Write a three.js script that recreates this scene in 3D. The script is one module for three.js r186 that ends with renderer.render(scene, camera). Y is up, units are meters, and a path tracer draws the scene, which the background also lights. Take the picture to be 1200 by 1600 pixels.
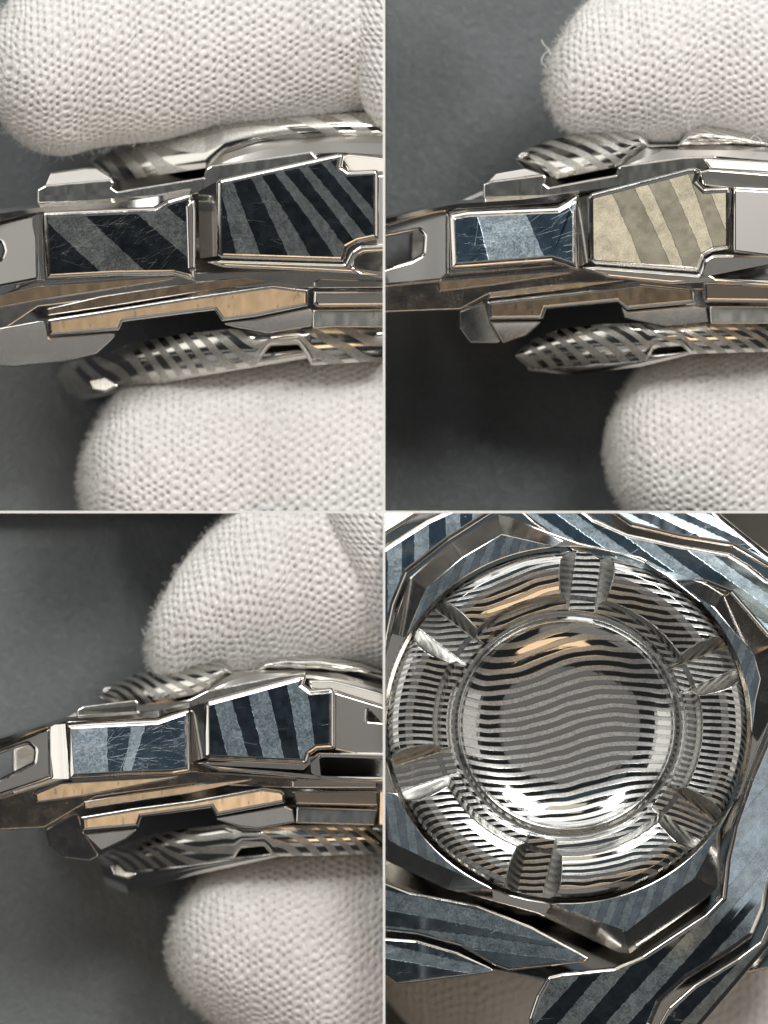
import * as THREE from 'three';
import { mergeGeometries, toCreasedNormals } from 'three/addons/utils/BufferGeometryUtils.js';
import { RectAreaLightUniformsLib } from 'three/addons/lights/RectAreaLightUniformsLib.js';

// ------------------------------------------------------------------ camera, exposure
// Macro set-up looking straight down on a leather mat. One drawing unit ("u") is 0.05 mm; the lens is 10000 u (0.5 m) above the focus plane.
const S = 0.00005, D = 10000;
RectAreaLightUniformsLib.init();
const scene = new THREE.Scene();
const camera = new THREE.PerspectiveCamera(2 * Math.atan(800 / D) * 180 / Math.PI, 0.75, 0.05, 5);
camera.position.set(0, D * S, 0);
camera.up.set(0, 0, -1);
camera.lookAt(0, 0, 0);
camera.focus = 0.5;
camera.userData.fStop = 21;
const renderer = new THREE.WebGLRenderer({ antialias: true });
renderer.setSize(768, 1024);
renderer.toneMapping = THREE.LinearToneMapping;
renderer.toneMappingExposure = 1.3;
renderer.shadowMap.enabled = true;
scene.background = new THREE.Color().setRGB(0.026, 0.027, 0.028);

// ------------------------------------------------------------------ lamps and added light panels (soft, standing round the set-up)
// direction in the picture's frame: x right, y towards the picture's top, z towards the lens
function lampPanel(label, dir, dist, w, h, color, strength) {
  const d = new THREE.Vector3(dir[0], dir[2], -dir[1]).normalize();
  const g = new THREE.Group(); g.name = numbered('lamp_panel'); scene.add(g);
  g.position.copy(d).multiplyScalar(dist);
  g.userData = { label, category: 'lamp' };
  const c = new THREE.Color().setRGB(...color);
  const box = new THREE.Mesh(new THREE.BoxGeometry(w, h, 0.02), new THREE.MeshStandardMaterial({ color: 0x222222, roughness: 0.7 }));
  box.name = 'housing'; box.castShadow = box.receiveShadow = true; g.add(box);
  const face = new THREE.Mesh(new THREE.BoxGeometry(w * 0.98, h * 0.98, 0.002), new THREE.MeshStandardMaterial({ color: 0x151515, emissive: c, emissiveIntensity: Math.min(1, strength) * 0.4 }));
  face.name = 'lamp_diffuser'; face.position.z = 0.012; g.add(face);
  g.lookAt(0, 0, 0);
  const l = new THREE.RectAreaLight(c, strength, w * 0.98, h * 0.98);
  l.name = 'lamp_light'; l.position.copy(d).multiplyScalar(dist - 0.016); l.lookAt(0, 0, 0);
  scene.add(l);
}
const used = {};
function numbered(n) { const k = used[n] = (used[n] ?? -1) + 1; return k ? n + '_' + String(k).padStart(3, '0') : n; }
lampPanel('large white window panel above and right of the set-up', [0.4, 0.6, 0.7], 1.0, 0.32, 0.38, [1, 0.985, 0.96], 13.5);
lampPanel('tall white window panel above and left of the set-up', [-0.34, 0.62, 0.72], 1.0, 0.2, 0.36, [1, 0.99, 0.97], 10);
lampPanel('dim beige panel between the two white windows', [0.06, 0.6, 0.78], 1.06, 0.3, 0.34, [1, 0.9, 0.72], 0.8);
lampPanel('pale blue sky panel behind the lens', [-0.08, 0.31, 0.94], 1.1, 0.5, 0.24, [0.62, 0.84, 1], 0.08);
lampPanel('dim grey glowing panel added in place of the phone behind the lens', [0.0, -0.05, 1], 1.0, 0.6, 0.34, [1, 0.98, 0.94], 0.16);  // added glow standing in for the phone that the dish mirrors
lampPanel('warm yellow lamp panel below the set-up', [0.15, -0.62, 0.78], 1.0, 0.5, 0.26, [1, 0.71, 0.44], 1.4);
lampPanel('added broad soft white panel that brightens the metal from the top edge', [-0.05, 0.93, 0.34], 1.0, 1.0, 0.4, [1, 1, 1], 1.3);  // added fill light, brightens the upward facing steel
lampPanel('added broad dim white panel that lifts the metal from the bottom edge', [-0.15, -0.9, 0.38], 1.0, 0.9, 0.36, [1, 0.98, 0.96], 0.22);  // added fill from below, softens the reflections in the rims
lampPanel('added grey side panel for the metal to mirror on the left', [-0.82, 0.1, 0.57], 1.0, 0.6, 0.6, [1, 0.98, 0.93], 0.9);  // added so that left facing steel mirrors a mid grey
lampPanel('added grey side panel for the metal to mirror on the right', [0.86, -0.05, 0.5], 1.0, 0.6, 0.6, [1, 0.95, 0.9], 0.6);  // added likewise for the right facing steel

// ------------------------------------------------------------------ helpers
let seed = 7;
const rnd = () => { seed = (seed * 1664525 + 1013904223) >>> 0; return seed / 4294967296; };
function hash(i, j, k = 0) { let h = (i * 374761393 + j * 668265263 + k * 974634777) | 0; h = Math.imul(h ^ (h >>> 13), 1274126177); return ((h ^ (h >>> 16)) >>> 0) / 4294967296; }
function noise(x, y, k = 0) {
  const i = Math.floor(x), j = Math.floor(y), fx = x - i, fy = y - j, sx = fx * fx * (3 - 2 * fx), sy = fy * fy * (3 - 2 * fy);
  return (hash(i, j, k) * (1 - sx) + hash(i + 1, j, k) * sx) * (1 - sy) + (hash(i, j + 1, k) * (1 - sx) + hash(i + 1, j + 1, k) * sx) * sy;
}
const lerp = (a, b, t) => a + (b - a) * t, clamp = (x, a = 0, b = 1) => Math.min(b, Math.max(a, x));
const smooth = (a, b, x) => { const t = clamp((x - a) / (b - a)); return t * t * (3 - 2 * t); };
const RAD = Math.PI / 180;
// drawing units -> metres: x right, y down the picture, z towards the lens
function toWorld(x, y, z) { const k = (1 - z / D) * S; return [(x - 600) * k, z * S, (y - 800) * k]; }

// The four compartments end at the white dividers.
const PANES = { 1: { x1: 599.2, y1: 799.2 }, 2: { x0: 601.4, y1: 799.2 }, 3: { x1: 599.2, y0: 801.2 }, 4: { x0: 601.4, y0: 801.2 } };
function clipTo(px, uv, idx, nor, pane) {
  const P = PANES[pane];
  const planes = [];
  if (P.x0 !== undefined) planes.push([0, 1, P.x0]);
  if (P.x1 !== undefined) planes.push([0, -1, P.x1]);
  if (P.y0 !== undefined) planes.push([1, 1, P.y0]);
  if (P.y1 !== undefined) planes.push([1, -1, P.y1]);
  px = Array.from(px); uv = Array.from(uv); nor = nor && Array.from(nor);
  for (const [ax, sg, lim] of planes) {
    const out = [], dist = (i) => sg * (px[i * 3 + ax] - lim), cut = new Map();
    const mid = (a, b) => {
      const key = a < b ? a + '_' + b : b + '_' + a;
      if (cut.has(key)) return cut.get(key);
      const t = dist(a) / (dist(a) - dist(b)), n = px.length / 3;
      for (let c = 0; c < 3; c++) { px.push(lerp(px[a * 3 + c], px[b * 3 + c], t)); if (nor) nor.push(lerp(nor[a * 3 + c], nor[b * 3 + c], t)); }
      for (let c = 0; c < 2; c++) uv.push(lerp(uv[a * 2 + c], uv[b * 2 + c], t));
      cut.set(key, n); return n;
    };
    for (let t = 0; t < idx.length; t += 3) {
      const v = [idx[t], idx[t + 1], idx[t + 2]], poly = [];
      const inn = v.map((i) => dist(i) >= 0);
      if (inn[0] && inn[1] && inn[2]) { out.push(...v); continue; }
      if (!inn[0] && !inn[1] && !inn[2]) continue;
      for (let k = 0; k < 3; k++) {
        const a = v[k], b = v[(k + 1) % 3];
        if (inn[k]) poly.push(a);
        if (inn[k] !== inn[(k + 1) % 3]) poly.push(mid(a, b));
      }
      for (let k = 1; k + 1 < poly.length; k++) out.push(poly[0], poly[k], poly[k + 1]);
    }
    idx = out;
  }
  return [px, uv, idx, nor];
}
// px-space mesh -> world BufferGeometry about `base` ; crease: angle for creased normals, 'flat' or null = smooth
function finish(px, uv, idx, { pane, crease = null } = {}) {
  if (crease !== null) {   // unshare first, compute normals, then clip
    const p2 = [], u2 = [];
    for (const i of idx) { p2.push(px[i * 3], px[i * 3 + 1], px[i * 3 + 2]); u2.push(uv[i * 2], uv[i * 2 + 1]); }
    px = p2; uv = u2; idx = Array.from({ length: px.length / 3 }, (_, i) => i);
  }
  const world = (p) => { const w = new Float32Array(p.length); for (let i = 0; i < p.length; i += 3) { const q = toWorld(p[i], p[i + 1], p[i + 2]); w[i] = q[0]; w[i + 1] = q[1]; w[i + 2] = q[2]; } return w; };
  let g = new THREE.BufferGeometry();
  g.setAttribute('position', new THREE.BufferAttribute(world(px), 3));
  if (crease === null) { g.setIndex(idx); g.computeVertexNormals(); }
  else { g.scale(1000, 1000, 1000); if (crease === 'flat') {   // one plane, one normal
    g.computeVertexNormals(); const q = g.attributes.normal, m = new THREE.Vector3(), a = new THREE.Vector3(), b = new THREE.Vector3(), c = new THREE.Vector3(), ps = g.attributes.position;
    for (let i = 0; i < ps.count; i += 3) { a.fromBufferAttribute(ps, i); b.fromBufferAttribute(ps, i + 1).sub(a); c.fromBufferAttribute(ps, i + 2).sub(a); m.add(b.cross(c)); }
    m.normalize(); for (let i = 0; i < q.count; i++) q.setXYZ(i, m.x, m.y, m.z);
  } else g = toCreasedNormals(g, crease); }
  let nor = g.attributes.normal.array;
  if (pane) [px, uv, idx, nor] = clipTo(px, uv, idx, nor, pane);
  g = new THREE.BufferGeometry();
  g.setAttribute('position', new THREE.BufferAttribute(world(px), 3));
  g.setAttribute('normal', new THREE.BufferAttribute(new Float32Array(nor), 3));
  g.setAttribute('uv', new THREE.BufferAttribute(new Float32Array(uv), 2));
  g.setIndex(Array.from(idx));
  return g;
}
// a thing: a Group at its base
function thing(name, base, label, category, group) {
  const o = new THREE.Group(); o.name = numbered(name); scene.add(o);
  o.position.set(...toWorld(...base));
  o.userData = { label, category };
  if (group) o.userData.group = group;
  return o;
}
function root(o) { while (o.parent && o.parent !== scene) o = o.parent; return o; }
function part(name, geo, mat, parent, label) {
  const m = new THREE.Mesh(geo, mat); m.name = name; m.castShadow = m.receiveShadow = true;
  const b = root(parent).position;
  geo.translate(-b.x, -b.y, -b.z);
  if (label) m.userData.label = label;
  parent.add(m); return m;
}

// ---- outlines
const cornerAt = (pts, i) => {
  const n = pts.length, p = pts[i], a = pts[(i + n - 1) % n], b = pts[(i + 1) % n], va = [a[0] - p[0], a[1] - p[1]], vb = [b[0] - p[0], b[1] - p[1]], la = Math.hypot(...va) || 1, lb = Math.hypot(...vb) || 1;
  return { p, va, vb, la, lb, ang: Math.acos(clamp((va[0] * vb[0] + va[1] * vb[1]) / (la * lb), -1, 1)) };
};
// corners of `pts` rounded; `like` (the outer outline) says which corners are rounded, so that two outlines keep matching points
function roundCorners(pts, r0, like = pts, share = 1) {
  const out = [];
  for (let i = 0; i < pts.length; i++) {
    const { p, va, vb, la, lb, ang } = cornerAt(pts, i), r = like[i][2] ?? r0;
    if (!r || cornerAt(like, i).ang > 3.05) { out.push([p[0], p[1]]); continue; }
    const t = Math.min(share * r / Math.tan(Math.max(ang, 0.2) / 2), la * 0.4, lb * 0.4);
    const A = [p[0] + va[0] / la * t, p[1] + va[1] / la * t], B = [p[0] + vb[0] / lb * t, p[1] + vb[1] / lb * t];
    const k = 5;
    for (let j = 0; j <= k; j++) { const s = j / k; out.push([(1 - s) ** 2 * A[0] + 2 * s * (1 - s) * p[0] + s * s * B[0], (1 - s) ** 2 * A[1] + 2 * s * (1 - s) * p[1] + s * s * B[1]]); }
  }
  return out;
}
const area = (p) => { let a = 0; for (let i = 0; i < p.length; i++) { const q = p[(i + 1) % p.length]; a += p[i][0] * q[1] - q[0] * p[i][1]; } return a / 2; };
function inset(p, w) {   // p counter-clockwise in (x, y down) sense of positive area; w > 0 shrinks
  const n = p.length, out = [];
  for (let i = 0; i < n; i++) {
    const a = p[(i + n - 1) % n], b = p[i], c = p[(i + 1) % n];
    let e1 = [b[0] - a[0], b[1] - a[1]], e2 = [c[0] - b[0], c[1] - b[1]];
    const l1 = Math.hypot(...e1) || 1, l2 = Math.hypot(...e2) || 1;
    const n1 = [-e1[1] / l1, e1[0] / l1], n2 = [-e2[1] / l2, e2[0] / l2];
    const k = 1 + n1[0] * n2[0] + n1[1] * n2[1], m = w / Math.max(k, 0.35);
    out.push([b[0] + (n1[0] + n2[0]) * m, b[1] + (n1[1] + n2[1]) * m]);
  }
  return out;
}
/* A plate: a flat face (own mesh) and its rounded rim with side walls (own mesh).
   o: z, tx, ty (tilt of the face to the right / to the top, degrees), depth, w/d (rim width and drop), r (corner radius), holes, seg, tex box */
function plate(outline, o, pane) {
  const { z = 0, tx = 0, ty = 0, depth = 60, w = 4, d = 4, r = 3, seg = 4, holes = [], taper = 0 } = o;
  const orient = (p, s) => (area(p) * s < 0 ? p.slice().reverse() : p);
  const raw = orient(outline, 1), rawH = holes.map((h) => orient(h, -1)), outer = roundCorners(raw, r);
  const pairs = [[outer, roundCorners(inset(raw, w), r, raw, 0.35)], ...rawH.map((h) => [roundCorners(h, o.hr ?? 4), roundCorners(inset(h, w), o.hr ?? 4, h, 1.4)])];
  let cx = 0, cy = 0; for (const p of outer) { cx += p[0]; cy += p[1]; } cx /= outer.length; cy /= outer.length;
  if (o.c) [cx, cy] = o.c;
  const bend = o.bend ?? (() => 0), qx = -Math.tan(tx * RAD), qy = Math.tan(ty * RAD), lean = (x, y) => qx * (x - 600) + qy * (y - 800), at0 = z - lean(cx, cy) * (1 - z / D);
  const zf = (x, y) => bend(x, y) + (at0 + lean(x, y)) / (1 + lean(x, y) / D);   // a true plane in space
  const box = o.box ?? [Math.min(...outer.map((p) => p[0])), Math.min(...outer.map((p) => p[1])), Math.max(...outer.map((p) => p[0])), Math.max(...outer.map((p) => p[1]))];
  // uv in lengths measured on the plate itself
  const onPlate = (x, y, q) => [(x - 600) * (1 - q / D), (y - 800) * (1 - q / D)], lo = onPlate(box[0], box[1], z), hi = onPlate(box[2], box[3], z);
  const uvOf = (x, y) => { const m = onPlate(x, y, zf(x, y)); return o.uvScale ? [m[0] * o.uvScale, -m[1] * o.uvScale] : [(m[0] - lo[0]) / (hi[0] - lo[0]), 1 - (m[1] - lo[1]) / (hi[1] - lo[1])]; };
  // face
  const fo = pairs[0][1], fh = pairs.slice(1).map((q) => q[1]);
  const V = (p) => p.map((q) => new THREE.Vector2(q[0], -q[1]));
  const tri = THREE.ShapeUtils.triangulateShape(V(fo), fh.map(V)), all = [fo, ...fh].flat();
  const tris = tri.map((t) => t.map((i) => all[i]));
  if (o.bend) {   // a bent face is cut finer
    const split = ([a, b, c]) => { const l = [[a, b, c], [b, c, a], [c, a, b]].map((q) => Math.hypot(q[0][0] - q[1][0], q[0][1] - q[1][1])), m = Math.max(...l); if (m < 24) return [[a, b, c]]; const [p, q, r2] = [[a, b, c], [b, c, a], [c, a, b]][l.indexOf(m)], h = [(p[0] + q[0]) / 2, (p[1] + q[1]) / 2]; return [...split([p, h, r2]), ...split([h, q, r2])]; };
    const fine = tris.flatMap(split); tris.length = 0; tris.push(...fine); all.length = 0; tri.length = 0;
    const seen = new Map(); for (const t of tris) tri.push(t.map((q) => { const k = q[0].toFixed(3) + ',' + q[1].toFixed(3); if (!seen.has(k)) { seen.set(k, all.length); all.push(q); } return seen.get(k); }));
  }
  const fp = [], fu = []; for (const [x, y] of all) { fp.push(x, y, zf(x, y)); fu.push(...uvOf(x, y)); }
  const fi = []; for (const t of tri) { const [a, b, c] = t.map((i) => all[i]); const s = (b[0] - a[0]) * (c[1] - a[1]) - (c[0] - a[0]) * (b[1] - a[1]); fi.push(...(s < 0 ? t : [t[0], t[2], t[1]])); }
  // rim
  const rp = [], ru = [], ri = [];
  for (const [c, inner] of pairs) {
    const rings = [];
    if (w > 4.5) {   // a broad rolled rim, mostly a shallow slope
      let q = w, h = 0; rings.push([w, 0]);
      for (const [deg, share] of [[10, 0.14], [18, 0.24], [25, 0.24], [36, 0.16], [55, 0.14], [78, 0.08]]) { q -= share * w; h -= share * w * Math.tan(deg * RAD); rings.push([Math.max(q, 0), h]); }
    }
    else for (let k = 0; k <= seg; k++) { const a = k / seg * Math.PI / 2; rings.push([w * (1 - Math.sin(a)), -d * (1 - Math.cos(a))]); }
    rings.push([taper, -depth]);
    const start = rp.length / 3, n = c.length;
    for (const [ins, dz] of rings) { const f = ins / w; c.forEach((e, i) => { const q = [lerp(e[0], inner[i][0], f), lerp(e[1], inner[i][1], f)]; rp.push(q[0], q[1], zf(q[0], q[1]) + dz); ru.push(q[0] * 0.01, (-q[1] + dz) * 0.01); }); }
    for (let k = 0; k < rings.length - 1; k++) for (let i = 0; i < n; i++) {
      const a = start + k * n + i, b = start + k * n + (i + 1) % n, e = a + n, f = b + n;
      ri.push(a, b, e, b, f, e);
    }
    // winding outward: the contour runs with positive area in y-down space
  }
  return { face: finish(fp, fu, fi, { pane, crease: o.bend ? null : 'flat' }), rim: finish(rp, ru, ri, { pane, crease: 0.75 }) };
}
// curves: [[x, y, z?], ...]; value by fraction of x-run (lin) or by smooth arc length
function sampleX(c, f) {
  const x0 = c[0][0], x1 = c[c.length - 1][0], x = lerp(x0, x1, f);
  for (let i = 0; i + 1 < c.length; i++) if ((x - c[i][0]) * (x - c[i + 1][0]) <= 0 && c[i][0] !== c[i + 1][0]) { const t = (x - c[i][0]) / (c[i + 1][0] - c[i][0]); return [x, lerp(c[i][1], c[i + 1][1], t), lerp(c[i][2] ?? 0, c[i + 1][2] ?? 0, t)]; }
  const e = c[f > 0.5 ? c.length - 1 : 0]; return [x, e[1], e[2] ?? 0];
}
function spline(c) { return new THREE.CatmullRomCurve3(c.map((p) => new THREE.Vector3(p[0], p[1], p[2] ?? 0)), false, 'centripetal'); }
// grid mesh from a function g(i, j) -> [x, y, z], uv from h(i, j)
function grid(nu, nv, g, h, opt) {
  const p = [], u = [], id = [];
  for (let j = 0; j <= nv; j++) for (let i = 0; i <= nu; i++) { p.push(...g(i, j)); u.push(...h(i, j)); }
  for (let j = 0; j < nv; j++) for (let i = 0; i < nu; i++) { const a = j * (nu + 1) + i, b = a + 1, c = a + nu + 1, e = c + 1; id.push(a, c, b, b, c, e); }
  return finish(p, u, id, opt);
}
// a bar: skin over rails given front to back; each facet flat across and smooth along
function bar(rails, { pane, n = 60, us = 0.01 } = {}) {
  const gs = [];
  for (let k = 0; k + 1 < rails.length; k++) {
    const A = rails[k], B = rails[k + 1];
    gs.push(grid(n, 2, (i, j) => { const a = sampleX(A, i / n), b = sampleX(B, i / n); return [lerp(a[0], b[0], j / 2), lerp(a[1], b[1], j / 2), lerp(a[2], b[2], j / 2)]; },
      (i, j) => { const a = sampleX(A, i / n); return [a[0] * us, (k + j / 2) * 0.3]; }, { pane }));
  }
  return mergeGeometries(gs);
}
const up = (c, dy, z) => c.map((p) => [p[0], p[1] + dy, z]);

// ------------------------------------------------------------------ textures
function canvas(w, h) { const c = document.createElement('canvas'); c.width = w; c.height = h; return c; }
function tex(c, srgb, repeat) {
  const t = new THREE.CanvasTexture(c); if (srgb) t.colorSpace = THREE.SRGBColorSpace;
  t.magFilter = THREE.LinearFilter; t.wrapS = t.wrapT = repeat ? THREE.RepeatWrapping : THREE.ClampToEdgeWrapping; return t;
}
function dataTex(n, m, f, srgb, repeat = true) {
  const a = new Uint8Array(n * m * 4);
  for (let y = 0; y < m; y++) for (let x = 0; x < n; x++) { const v = f(x, y), i = (y * n + x) * 4; a[i] = clamp(v[0], 0, 1) * 255; a[i + 1] = clamp(v[1], 0, 1) * 255; a[i + 2] = clamp(v[2], 0, 1) * 255; a[i + 3] = 255; }
  const t = new THREE.DataTexture(a, n, m); t.magFilter = THREE.LinearFilter; t.minFilter = THREE.LinearFilter; t.generateMipmaps = false;
  t.wrapS = t.wrapT = repeat ? THREE.RepeatWrapping : THREE.ClampToEdgeWrapping; if (srgb) t.colorSpace = THREE.SRGBColorSpace; t.needsUpdate = true; return t;
}
/* Etched layered metal on a plate: the polished ground and matt etched bands. box in drawing units; bands are [xTop0, xTop1, xBottom0, xBottom1, bow] across the box height. */
function bandedMetal(box, bands, { scratch = 40, streak = 0.15, s = 3, tint = [0.4, 0.49, 0.55], ground = [0.29, 0.36, 0.42], angle = 0.25, rough = 0.09, etched = 0.34, arcs = true } = {}) {
  const W = Math.round((box[2] - box[0]) * s), H = Math.round((box[3] - box[1]) * s), c = canvas(W, H), x = c.getContext('2d');
  x.fillStyle = '#000'; x.fillRect(0, 0, W, H); x.fillStyle = '#f00';
  for (const [a, b, e, f, bow = 0, rows] of bands) {
    if (rows) { const Y = (v) => (v - box[1]) * s; x.beginPath(); x.moveTo(-2, Y(a)); x.quadraticCurveTo(W / 2, Y((a + e) / 2 + bow), W + 2, Y(e)); x.lineTo(W + 2, Y(f)); x.quadraticCurveTo(W / 2, Y((b + f) / 2 + bow), -2, Y(b)); x.fill(); continue; }
    const X = (v) => (v - box[0]) * s;
    x.beginPath(); x.moveTo(X(a), -2); x.lineTo(X(b), -2); x.quadraticCurveTo(X((b + f) / 2 + bow), H / 2, X(f), H + 2); x.lineTo(X(e), H + 2); x.quadraticCurveTo(X((a + e) / 2 + bow), H / 2, X(a), -2); x.fill();
  }
  // scratches in the green channel
  x.globalCompositeOperation = 'lighter';
  let px = 0, py = 0, a0 = 0;
  for (let i = 0; i < scratch * 2; i++) {
    if (i % 5 === 0) { px = rnd() * W; py = rnd() * H; a0 = (rnd() - 0.5) * 0.5; }
    px += (rnd() - 0.5) * 26 * s; py += (rnd() - 0.5) * 9 * s; const a = a0 - angle + (rnd() - 0.5) * (rnd() < 0.25 ? 2.4 : 0.5), l = (10 + rnd() * rnd() * 110) * s / 2;
    x.strokeStyle = `rgba(0,${Math.round(90 + rnd() * 165)},0,1)`; x.lineWidth = 0.35 + rnd() * rnd() * 1.3; x.beginPath(); x.moveTo(px, py);
    x.quadraticCurveTo(px + Math.cos(a) * l / 2 + (rnd() - 0.5) * 14, py + Math.sin(a) * l / 2 + (rnd() - 0.5) * 14, px + Math.cos(a) * l, py + Math.sin(a) * l); x.stroke();
  }
  for (let i = 0; i < scratch / 3; i++) { x.fillStyle = `rgba(0,${Math.round(80 + rnd() * 150)},0,1)`; x.fillRect(rnd() * W, rnd() * H, 1 + rnd() * 2.5, 1 + rnd() * 2); }
  const d = x.getImageData(0, 0, W, H).data, deep = new Uint8Array(W * H * 4), col = new Uint8Array(W * H * 4), rgh = new Uint8Array(W * H * 4), enc = (v) => 255 * Math.pow(clamp(v), 1 / 2.2);
  const k0 = Math.floor(rnd() * 1000);
  for (let y = 0; y < H; y++) for (let xx = 0; xx < W; xx++) {
    const i = (y * W + xx) * 4, sx = clamp(Math.round(xx + s * 1.8 * (noise(xx / (s * 8), y / (s * 8), k0 + 5) - 0.5)), 0, W - 1), sy = clamp(Math.round(y + s * 2 * (noise(xx / (s * 3), y / (s * 3), k0 + 6) - 0.5)), 0, H - 1), e = d[(sy * W + sx) * 4] / 255, sc = d[i + 1] / 255, o = ((H - 1 - y) * W + xx) * 4;
    const g1 = hash(xx, y, k0), g2 = noise(xx / (s * 1.7), y / (s * 1.7), k0), g3 = noise(xx / (s * 9), y / (s * 9), k0 + 1) * 0.6 + noise(xx / (s * 30), y / (s * 30), k0 + 2) * 0.4;
    const fleck = e * (0.8 + 0.34 * (g2 - 0.5) + 0.3 * (g1 - 0.5) + 0.5 * (g3 - 0.5)) + (1 - e) * (0.92 + 0.3 * (g2 - 0.5) + 0.2 * (g1 - 0.5) + 0.5 * (g3 - 0.5)) ;
    for (let q = 0; q < 3; q++) col[o + q] = enc((lerp(ground[q], tint[q], e) * fleck) * (1 - sc * 0.5) + sc * 0.5 * 0.85);
    col[o + 3] = 255;
    const r = lerp(rough + 0.05 * g3, etched + 0.12 * (g2 - 0.5), e);
    const v = 255 * clamp(r * (1 - sc) + sc * 0.5); rgh[o] = rgh[o + 1] = rgh[o + 2] = v; rgh[o + 3] = 255;
    deep[o] = deep[o + 1] = deep[o + 2] = 255 * (0.8 - 0.55 * e - 0.12 * sc); deep[o + 3] = 255;
  }
  const mk = (a, srgb) => { const t = new THREE.DataTexture(a, W, H); t.magFilter = t.minFilter = THREE.LinearFilter; t.generateMipmaps = false; if (srgb) t.colorSpace = THREE.SRGBColorSpace; t.needsUpdate = true; return t; };
  return new THREE.MeshStandardMaterial({ metalness: 1, roughness: 1, map: mk(col, true), roughnessMap: mk(rgh, false), bumpMap: mk(deep, false), bumpScale: 0.000016 });
}
// steel, plain and milled
const milled = dataTex(512, 256, (x, y) => { const a = noise(x / 3, y / 90, 1) * 0.6 + noise(x / 9, y / 60, 2) * 0.4, b = noise(x / 40, y / 40, 3), spot = smooth(0.78, 0.94, noise(x / 26, y / 30, 14)) * noise(x / 5, y / 5, 15), v = (0.72 + 0.012 * (a - 0.5) + 0.05 * (b - 0.5)) * (1 - 0.22 * spot); return [v, v * 0.985, v * 0.95]; }, true);
const milledR = dataTex(512, 256, (x, y) => { const v = 0.19 + 0.012 * noise(x / 3, y / 90, 5) + 0.06 * noise(x / 30, y / 30, 6); return [v, v, v]; });
const wornR = dataTex(512, 512, (x, y) => { const v = 0.1 + 0.16 * noise(x / 60, y / 60, 8) * noise(x / 7, y / 7, 9) + 0.05 * hash(x, y, 4); return [v, v, v]; });
const STEEL = new THREE.MeshStandardMaterial({ color: new THREE.Color().setRGB(0.62, 0.6, 0.57), metalness: 1, roughness: 1, roughnessMap: wornR });
const MILLED = new THREE.MeshStandardMaterial({ map: milled, metalness: 1, roughness: 1, roughnessMap: milledR });
const ROLLED = new THREE.MeshStandardMaterial({ color: new THREE.Color().setRGB(0.6, 0.58, 0.55), metalness: 1, roughness: 1.15, roughnessMap: wornR });
const POLISHED = new THREE.MeshStandardMaterial({ color: new THREE.Color().setRGB(0.6, 0.58, 0.55), metalness: 1, roughness: 0.06 });
const SATIN = new THREE.MeshStandardMaterial({ color: new THREE.Color().setRGB(0.55, 0.53, 0.5), metalness: 1, roughness: 0.3 });
// etched bands round a button's side
function buttonMetal(seedK, period, slant, bow, contrast = 1) {
  const W = 1400, H = 160;
  const ph = (x, y) => { const v = y / H; return (x + slant * v + bow * v * v + 22 * noise(x / 130, v * 1.5, seedK)) / (period * (0.7 + 0.7 * noise(x / 420, 0.3, seedK + 9))); };
  const m = (x, y) => { const f = ph(x, y); const t = f - Math.floor(f); return smooth(0.0, 0.07, t) * (1 - smooth(0.5, 0.57, t)); };
  const col = dataTex(W, H, (x, y) => { const e = m(x, y), g = hash(x, y, seedK), g2 = noise(x / 3, y / 3, seedK + 2), v = Math.pow(lerp(0.6, 0.56 + 0.3 * (g2 - 0.5) + 0.14 * (g - 0.5), e), 1 / 2.2); return [v, v * 0.99, v * 0.96]; }, true);
  const rg = dataTex(W, H, (x, y) => { const e = m(x, y), v = lerp(0.13, 0.5, e); return [v, v, v]; });
  const t = [col, rg]; t.forEach((q) => { q.wrapT = THREE.ClampToEdgeWrapping; });
  return new THREE.MeshStandardMaterial({ map: col, roughnessMap: rg, metalness: 1, roughness: 1 });
}

// ------------------------------------------------------------------ leather mat, dividers
const leather = dataTex(1024, 1024, (x, y) => {
  let v = 0; for (const [s, a, k] of [[5, 0.5, 1], [11, 0.35, 2], [40, 0.25, 3]]) { const n = 1024 / s; v += a * Math.abs(noise((x / s) % n, (y / s) % n, k + 20) - 0.5) * 2; }
  return [v, v, v];
});
const leatherC = dataTex(512, 512, (x, y) => { const v = 0.9 + 0.08 * (noise(x / 60, y / 60, 31) - 0.5) + 0.14 * (noise(x / 4, y / 4, 33) - 0.5); return [v, v, v]; });
const LEATHER = new THREE.MeshPhysicalMaterial({ color: new THREE.Color().setRGB(0.16, 0.176, 0.18), map: leatherC, roughness: 0.4, bumpMap: leather, bumpScale: 0.00013, specularIntensity: 1 });
function mat(pane, x0, y0, x1, y1, zTop, zBottom) {
  const slant = Math.hypot(1, (zTop - zBottom) / (y1 - y0));   // lengths along the sloping sheet
  const g = grid(2, 2, (i, j) => [lerp(x0, x1, i / 2), lerp(y0, y1, j / 2), lerp(zTop, zBottom, j / 2)], (i, j) => { const w = toWorld(lerp(x0, x1, i / 2), lerp(y0, y1, j / 2), lerp(zTop, zBottom, j / 2)); return [w[0] / 0.021, -w[2] / 0.021 * slant]; }, { pane });
  const m = new THREE.Mesh(g, LEATHER); m.name = numbered('leather_mat'); m.receiveShadow = m.castShadow = true; m.userData = { kind: 'structure', label: ['', 'dark grey leather mat behind the spinner at upper left', 'dark grey leather mat behind the spinner at upper right', 'dark grey leather mat behind the spinner at lower left', 'dark grey leather mat below the face up spinner'][pane] };
  scene.add(m);
}
mat(1, -160, -80, 640, 840, -450, -400);
mat(2, 560, -80, 1360, 840, -460, -400);
mat(3, -160, 760, 640, 1680, -450, -400);
mat(4, 560, 760, 1360, 1680, -700, -700);
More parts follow.
